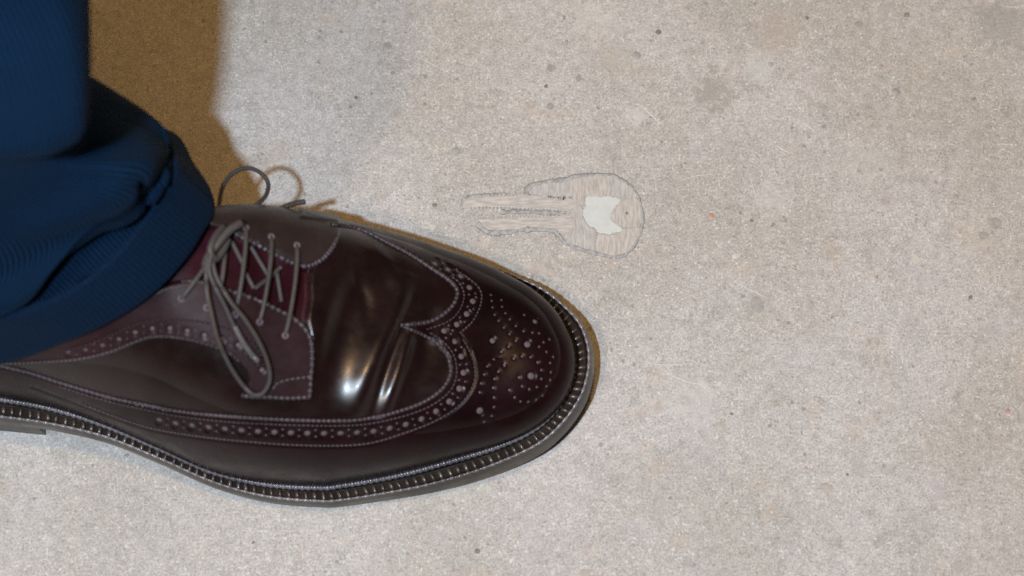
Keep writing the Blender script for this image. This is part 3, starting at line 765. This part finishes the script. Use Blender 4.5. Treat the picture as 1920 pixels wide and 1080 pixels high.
plate('prong', up_prong, .00035, M['inlay'], inl); plate('prong', lo_prong, .00035, M['inlay'], inl)
plate('band', [(725, 300), (735, 262), (800, 225), (900, 205), (1050, 190), (1120, 168), (1120, 335), (900, 322)], .0003, M['inlay_grey'], inl, n=70)
plate('band', [(1128, 164), (1200, 150), (1300, 142), (1420, 142), (1425, 315), (1250, 318), (1215, 410), (1128, 340)], .00036, M['inlay_head'], inl, n=80)
plate('band', [(1432, 143), (1500, 152), (1600, 205), (1660, 262), (1700, 335), (1555, 345), (1520, 325), (1432, 318)], .0003, M['inlay_grey'], inl, n=70)
plate('band', [(1128, 360), (1205, 430), (1208, 500), (1260, 598), (1315, 620), (1330, 670), (1325, 825), (1180, 785), (1060, 735), (1128, 640)], .00033, M['inlay_grey'], inl, n=80)
plate('band', [(1345, 672), (1440, 675), (1540, 660), (1580, 625), (1735, 612), (1690, 735), (1600, 838), (1480, 865), (1345, 832)], .00036, M['inlay_head'], inl, n=80)
plate('button', [(1740, 480), (1725, 585), (1600, 605), (1530, 575), (1480, 520), (1505, 430), (1560, 365), (1700, 345)], .00042, M['inlay_head'], inl, n=80)
plate('button_hole', [(1590, 470), (1620, 465), (1632, 485), (1618, 502), (1592, 498)], .00055, M['dirt'], inl, n=24)
plate('white_chip', [(1250, 330), (1310, 322), (1380, 328), (1430, 322), (1470, 330), (1520, 335), (1555, 370), (1500, 430), (1470, 520), (1520, 580), (1572, 622), (1540, 645), (1490, 655), (1460, 668), (1400, 662), (1350, 655), (1320, 612), (1270, 590), (1215, 490), (1238, 410)], .00048, M['chip'], inl, n=110, rag=.00045)
def dirt_line(pts, r, n=90):
    P = np.array([[*unproj(*c7(x, y), 0)[:2], .0] for x, y in pts]); C = catmull(P, n); C[:, :2] += RNG.normal(size=(n, 2))*.00005
    C[:, 2] = -.0001; R = r*1.4*np.clip(1+.22*np.convolve(RNG.normal(size=n), np.ones(9)/3, 'same'), .25, 2)
    v, f = tube(C, R, 6); v[:, 2] *= .55; return v, f
rows = [dirt_line([(130, 440), (128, 395), (180, 338), (400, 310), (560, 305)], .0005),
        dirt_line([(705, 310), (720, 260), (790, 215), (900, 195), (1050, 182), (1150, 152), (1300, 136), (1470, 136)], .0008),
        dirt_line([(1470, 136), (1560, 180), (1660, 250), (1712, 340), (1748, 470), (1742, 620), (1692, 742), (1605, 846), (1500, 872)], .0006),
        dirt_line([(1480, 872), (1330, 838), (1180, 795), (1050, 740), (985, 660)], .0006),
        dirt_line([(985, 655), (900, 628), (700, 625), (550, 646), (400, 654), (325, 626), (262, 570)], .0009),
        dirt_line([(480, 470), (600, 465), (800, 470), (950, 475), (1060, 470)], .0008),
        dirt_line([(1338, 620), (1340, 700), (1335, 830)], .0004),
        dirt_line([(900, 335), (1000, 345), (1110, 338)], .0007)]
mesh_obj('dirt_outline', *join(rows), M['dirt'], inl)
tick = []
for x in np.arange(210, 1000, 34):
    for yy in ((432 if x < 560 else 436+(x-560)*.04), (532-(x-285)*.04 if x > 290 else None), (322 if x < 620 else None)):
        if yy is None: continue
        p = unproj(*c7(x+random.uniform(-4, 4), yy), 0); v, f = capsule(.0010, .0007, .0008, 4, 6)
        tick.append((np.array(v)[:, [1, 0, 2]]+p+np.array([0, 0, .0002]), f))
o = mesh_obj('tick_marks', *join(tick), M['dirt'], inl); o['kind'] = 'stuff'

# ------------------------------------------------------------------ stones and chips set in the floor
M['stone_grey'] = simple_mat('grey_stone', (.31, .295, .285), .7, .2, 250)
M['stone_tan'] = simple_mat('tan_stone', (.39, .355, .33), .7, .18, 250)
M['stone_pale'] = simple_mat('pale_stone', (.50, .475, .44), .7, .12, 250)
M['stone_dark'] = simple_mat('dark_stone', (.2, .185, .17), .7, .3, 250)
M['stone_red'] = simple_mat('red_stone', (.42, .24, .18), .6, .25, 400)
def stone(px, py, w, h, mat, rot=0):
    n = 16; V = [(0, 0, .00016)]; c = unproj(px, py, 0); r = np.random.default_rng(int(px*7+py)); wob = 1+.30*np.cumsum(r.normal(size=n))/4; wob -= np.linspace(0, wob[-1]-wob[0], n)
    for rr, z in ((.8, .00013), (1, -.0001)):
        for k in range(n):
            a = 2*math.pi*k/n; x, y = math.cos(a)*w/2*rr*wob[k]/4350, math.sin(a)*h/2*rr*wob[k]/4150
            V.append((x*math.cos(rot)-y*math.sin(rot), x*math.sin(rot)+y*math.cos(rot), z))
    F = [(0, 1+k, 1+(k+1) % n) for k in range(n)]+[(1+k, 1+n+k, 1+n+(k+1) % n, 1+(k+1) % n) for k in range(n)]
    return mesh_obj('stone', np.array(V)+c, F, M[mat], floor)
for a in ((1333, 404, 14, 15, 'stone_red'), (1865, 418, 32, 28, 'stone_grey'), (1845, 441, 20, 16, 'stone_grey'), (1018, 500, 36, 36, 'stone_tan'), (856, 283, 18, 16, 'stone_grey'), (1680, 172, 18, 14, 'stone_grey'),
          (1297, 566, 24, 20, 'stone_tan'), (1516, 571, 22, 28, 'stone_tan'), (1350, 208, 18, 14, 'stone_grey'), (900, 205, 20, 16, 'stone_tan'), (1045, 442, 10, 8, 'stone_dark'), (700, 62, 22, 26, 'stone_tan'),
          (727, 86, 16, 14, 'stone_grey'), (1193, 104, 22, 18, 'stone_grey'), (1640, 243, 22, 16, 'stone_tan'), (1255, 255, 18, 16, 'stone_tan'), (1420, 570, 28, 34, 'stone_grey'), (1718, 487, 16, 20, 'stone_pale'),
          (1610, 45, 18, 14, 'stone_grey'), (1825, 268, 26, 22, 'stone_tan'), (1100, 1028, 20, 24, 'stone_tan'), (895, 1033, 12, 10, 'stone_dark'), (1890, 770, 10, 10, 'stone_red'), (1738, 838, 24, 28, 'stone_tan'),
          (1235, 60, 14, 12, 'stone_dark'), (1700, 28, 14, 12, 'stone_dark'), (815, 385, 12, 10, 'stone_dark'), (1320, 720, 24, 20, 'stone_pale'), (1550, 915, 26, 22, 'stone_tan'), (520, 1040, 20, 16, 'stone_tan'), (1380, 480, 20, 12, 'stone_pale'), (1640, 640, 22, 18, 'stone_tan')):
    stone(*a, rot=random.uniform(-.6, .6))

rs = random.Random(5); n_ = 0
while n_ < 60:
    px, py = rs.uniform(420, 1915), rs.uniform(5, 1075)
    if px < 1150 and 380 < py < 985 or (840 < px < 1230 and 300 < py < 520): continue
    w = rs.choice((7, 8, 9, 10, 12, 15, 20)); stone(px, py, w, w*rs.uniform(.6, 1), rs.choice(('stone_grey', 'stone_tan', 'stone_pale', 'stone_grey', 'stone_dark')) if w < 11 else rs.choice(('stone_grey', 'stone_tan', 'stone_tan')), rs.uniform(-1.5, 1.5)); n_ += 1
# ------------------------------------------------------------------ pale scratches in the floor
M['scratch'] = simple_mat('scratched_cement', (.62, .605, .58), .7, .15, 900)
for pts, w in (([(1201, 196), (1217, 212), (1240, 232)], 3.2), ([(1454, 272), (1466, 279), (1480, 287)], 2.6), ([(1508, 230), (1520, 240), (1532, 250)], 2.0), ([(1270, 340), (1300, 331), (1340, 326)], 1.6), ([(1380, 530), (1412, 546), (1440, 560)], 2.2),
               ([(1560, 120), (1566, 140), (1572, 160)], 1.6), ([(1390, 80), (1402, 84), (1414, 92)], 1.8), ([(1880, 12), (1905, 13), (1919, 12)], 2), ([(1860, 272), (1890, 270), (1915, 271)], 1.6), ([(1200, 680), (1245, 684), (1300, 682)], 1.8), ([(1250, 700), (1290, 716), (1322, 722)], 2),
               ([(1700, 470), (1722, 482), (1740, 492)], 1.4), ([(520, 110), (530, 130), (528, 150)], 1.6), ([(600, 225), (660, 221), (720, 224)], 1.2), ([(1600, 700), (1640, 690), (1672, 694)], 1.4), ([(1130, 930), (1160, 960), (1180, 980)], 1.5), ([(1480, 880), (1500, 870), (1530, 872)], 1.5)):
    P = catmull([[*unproj(x, y, 0)[:2], 0] for x, y in pts], 24)
    P[:, :2] += RNG.normal(size=(24, 2))*.00006
    v, f = tube(P, w/2/4350*np.sin(np.linspace(.15, math.pi-.15, 24))*RNG.uniform(.6, 1.2, 24), 6); v[:, 2] = v[:, 2]*.5
    mesh_obj('scratch', v, f, M['scratch'], floor)
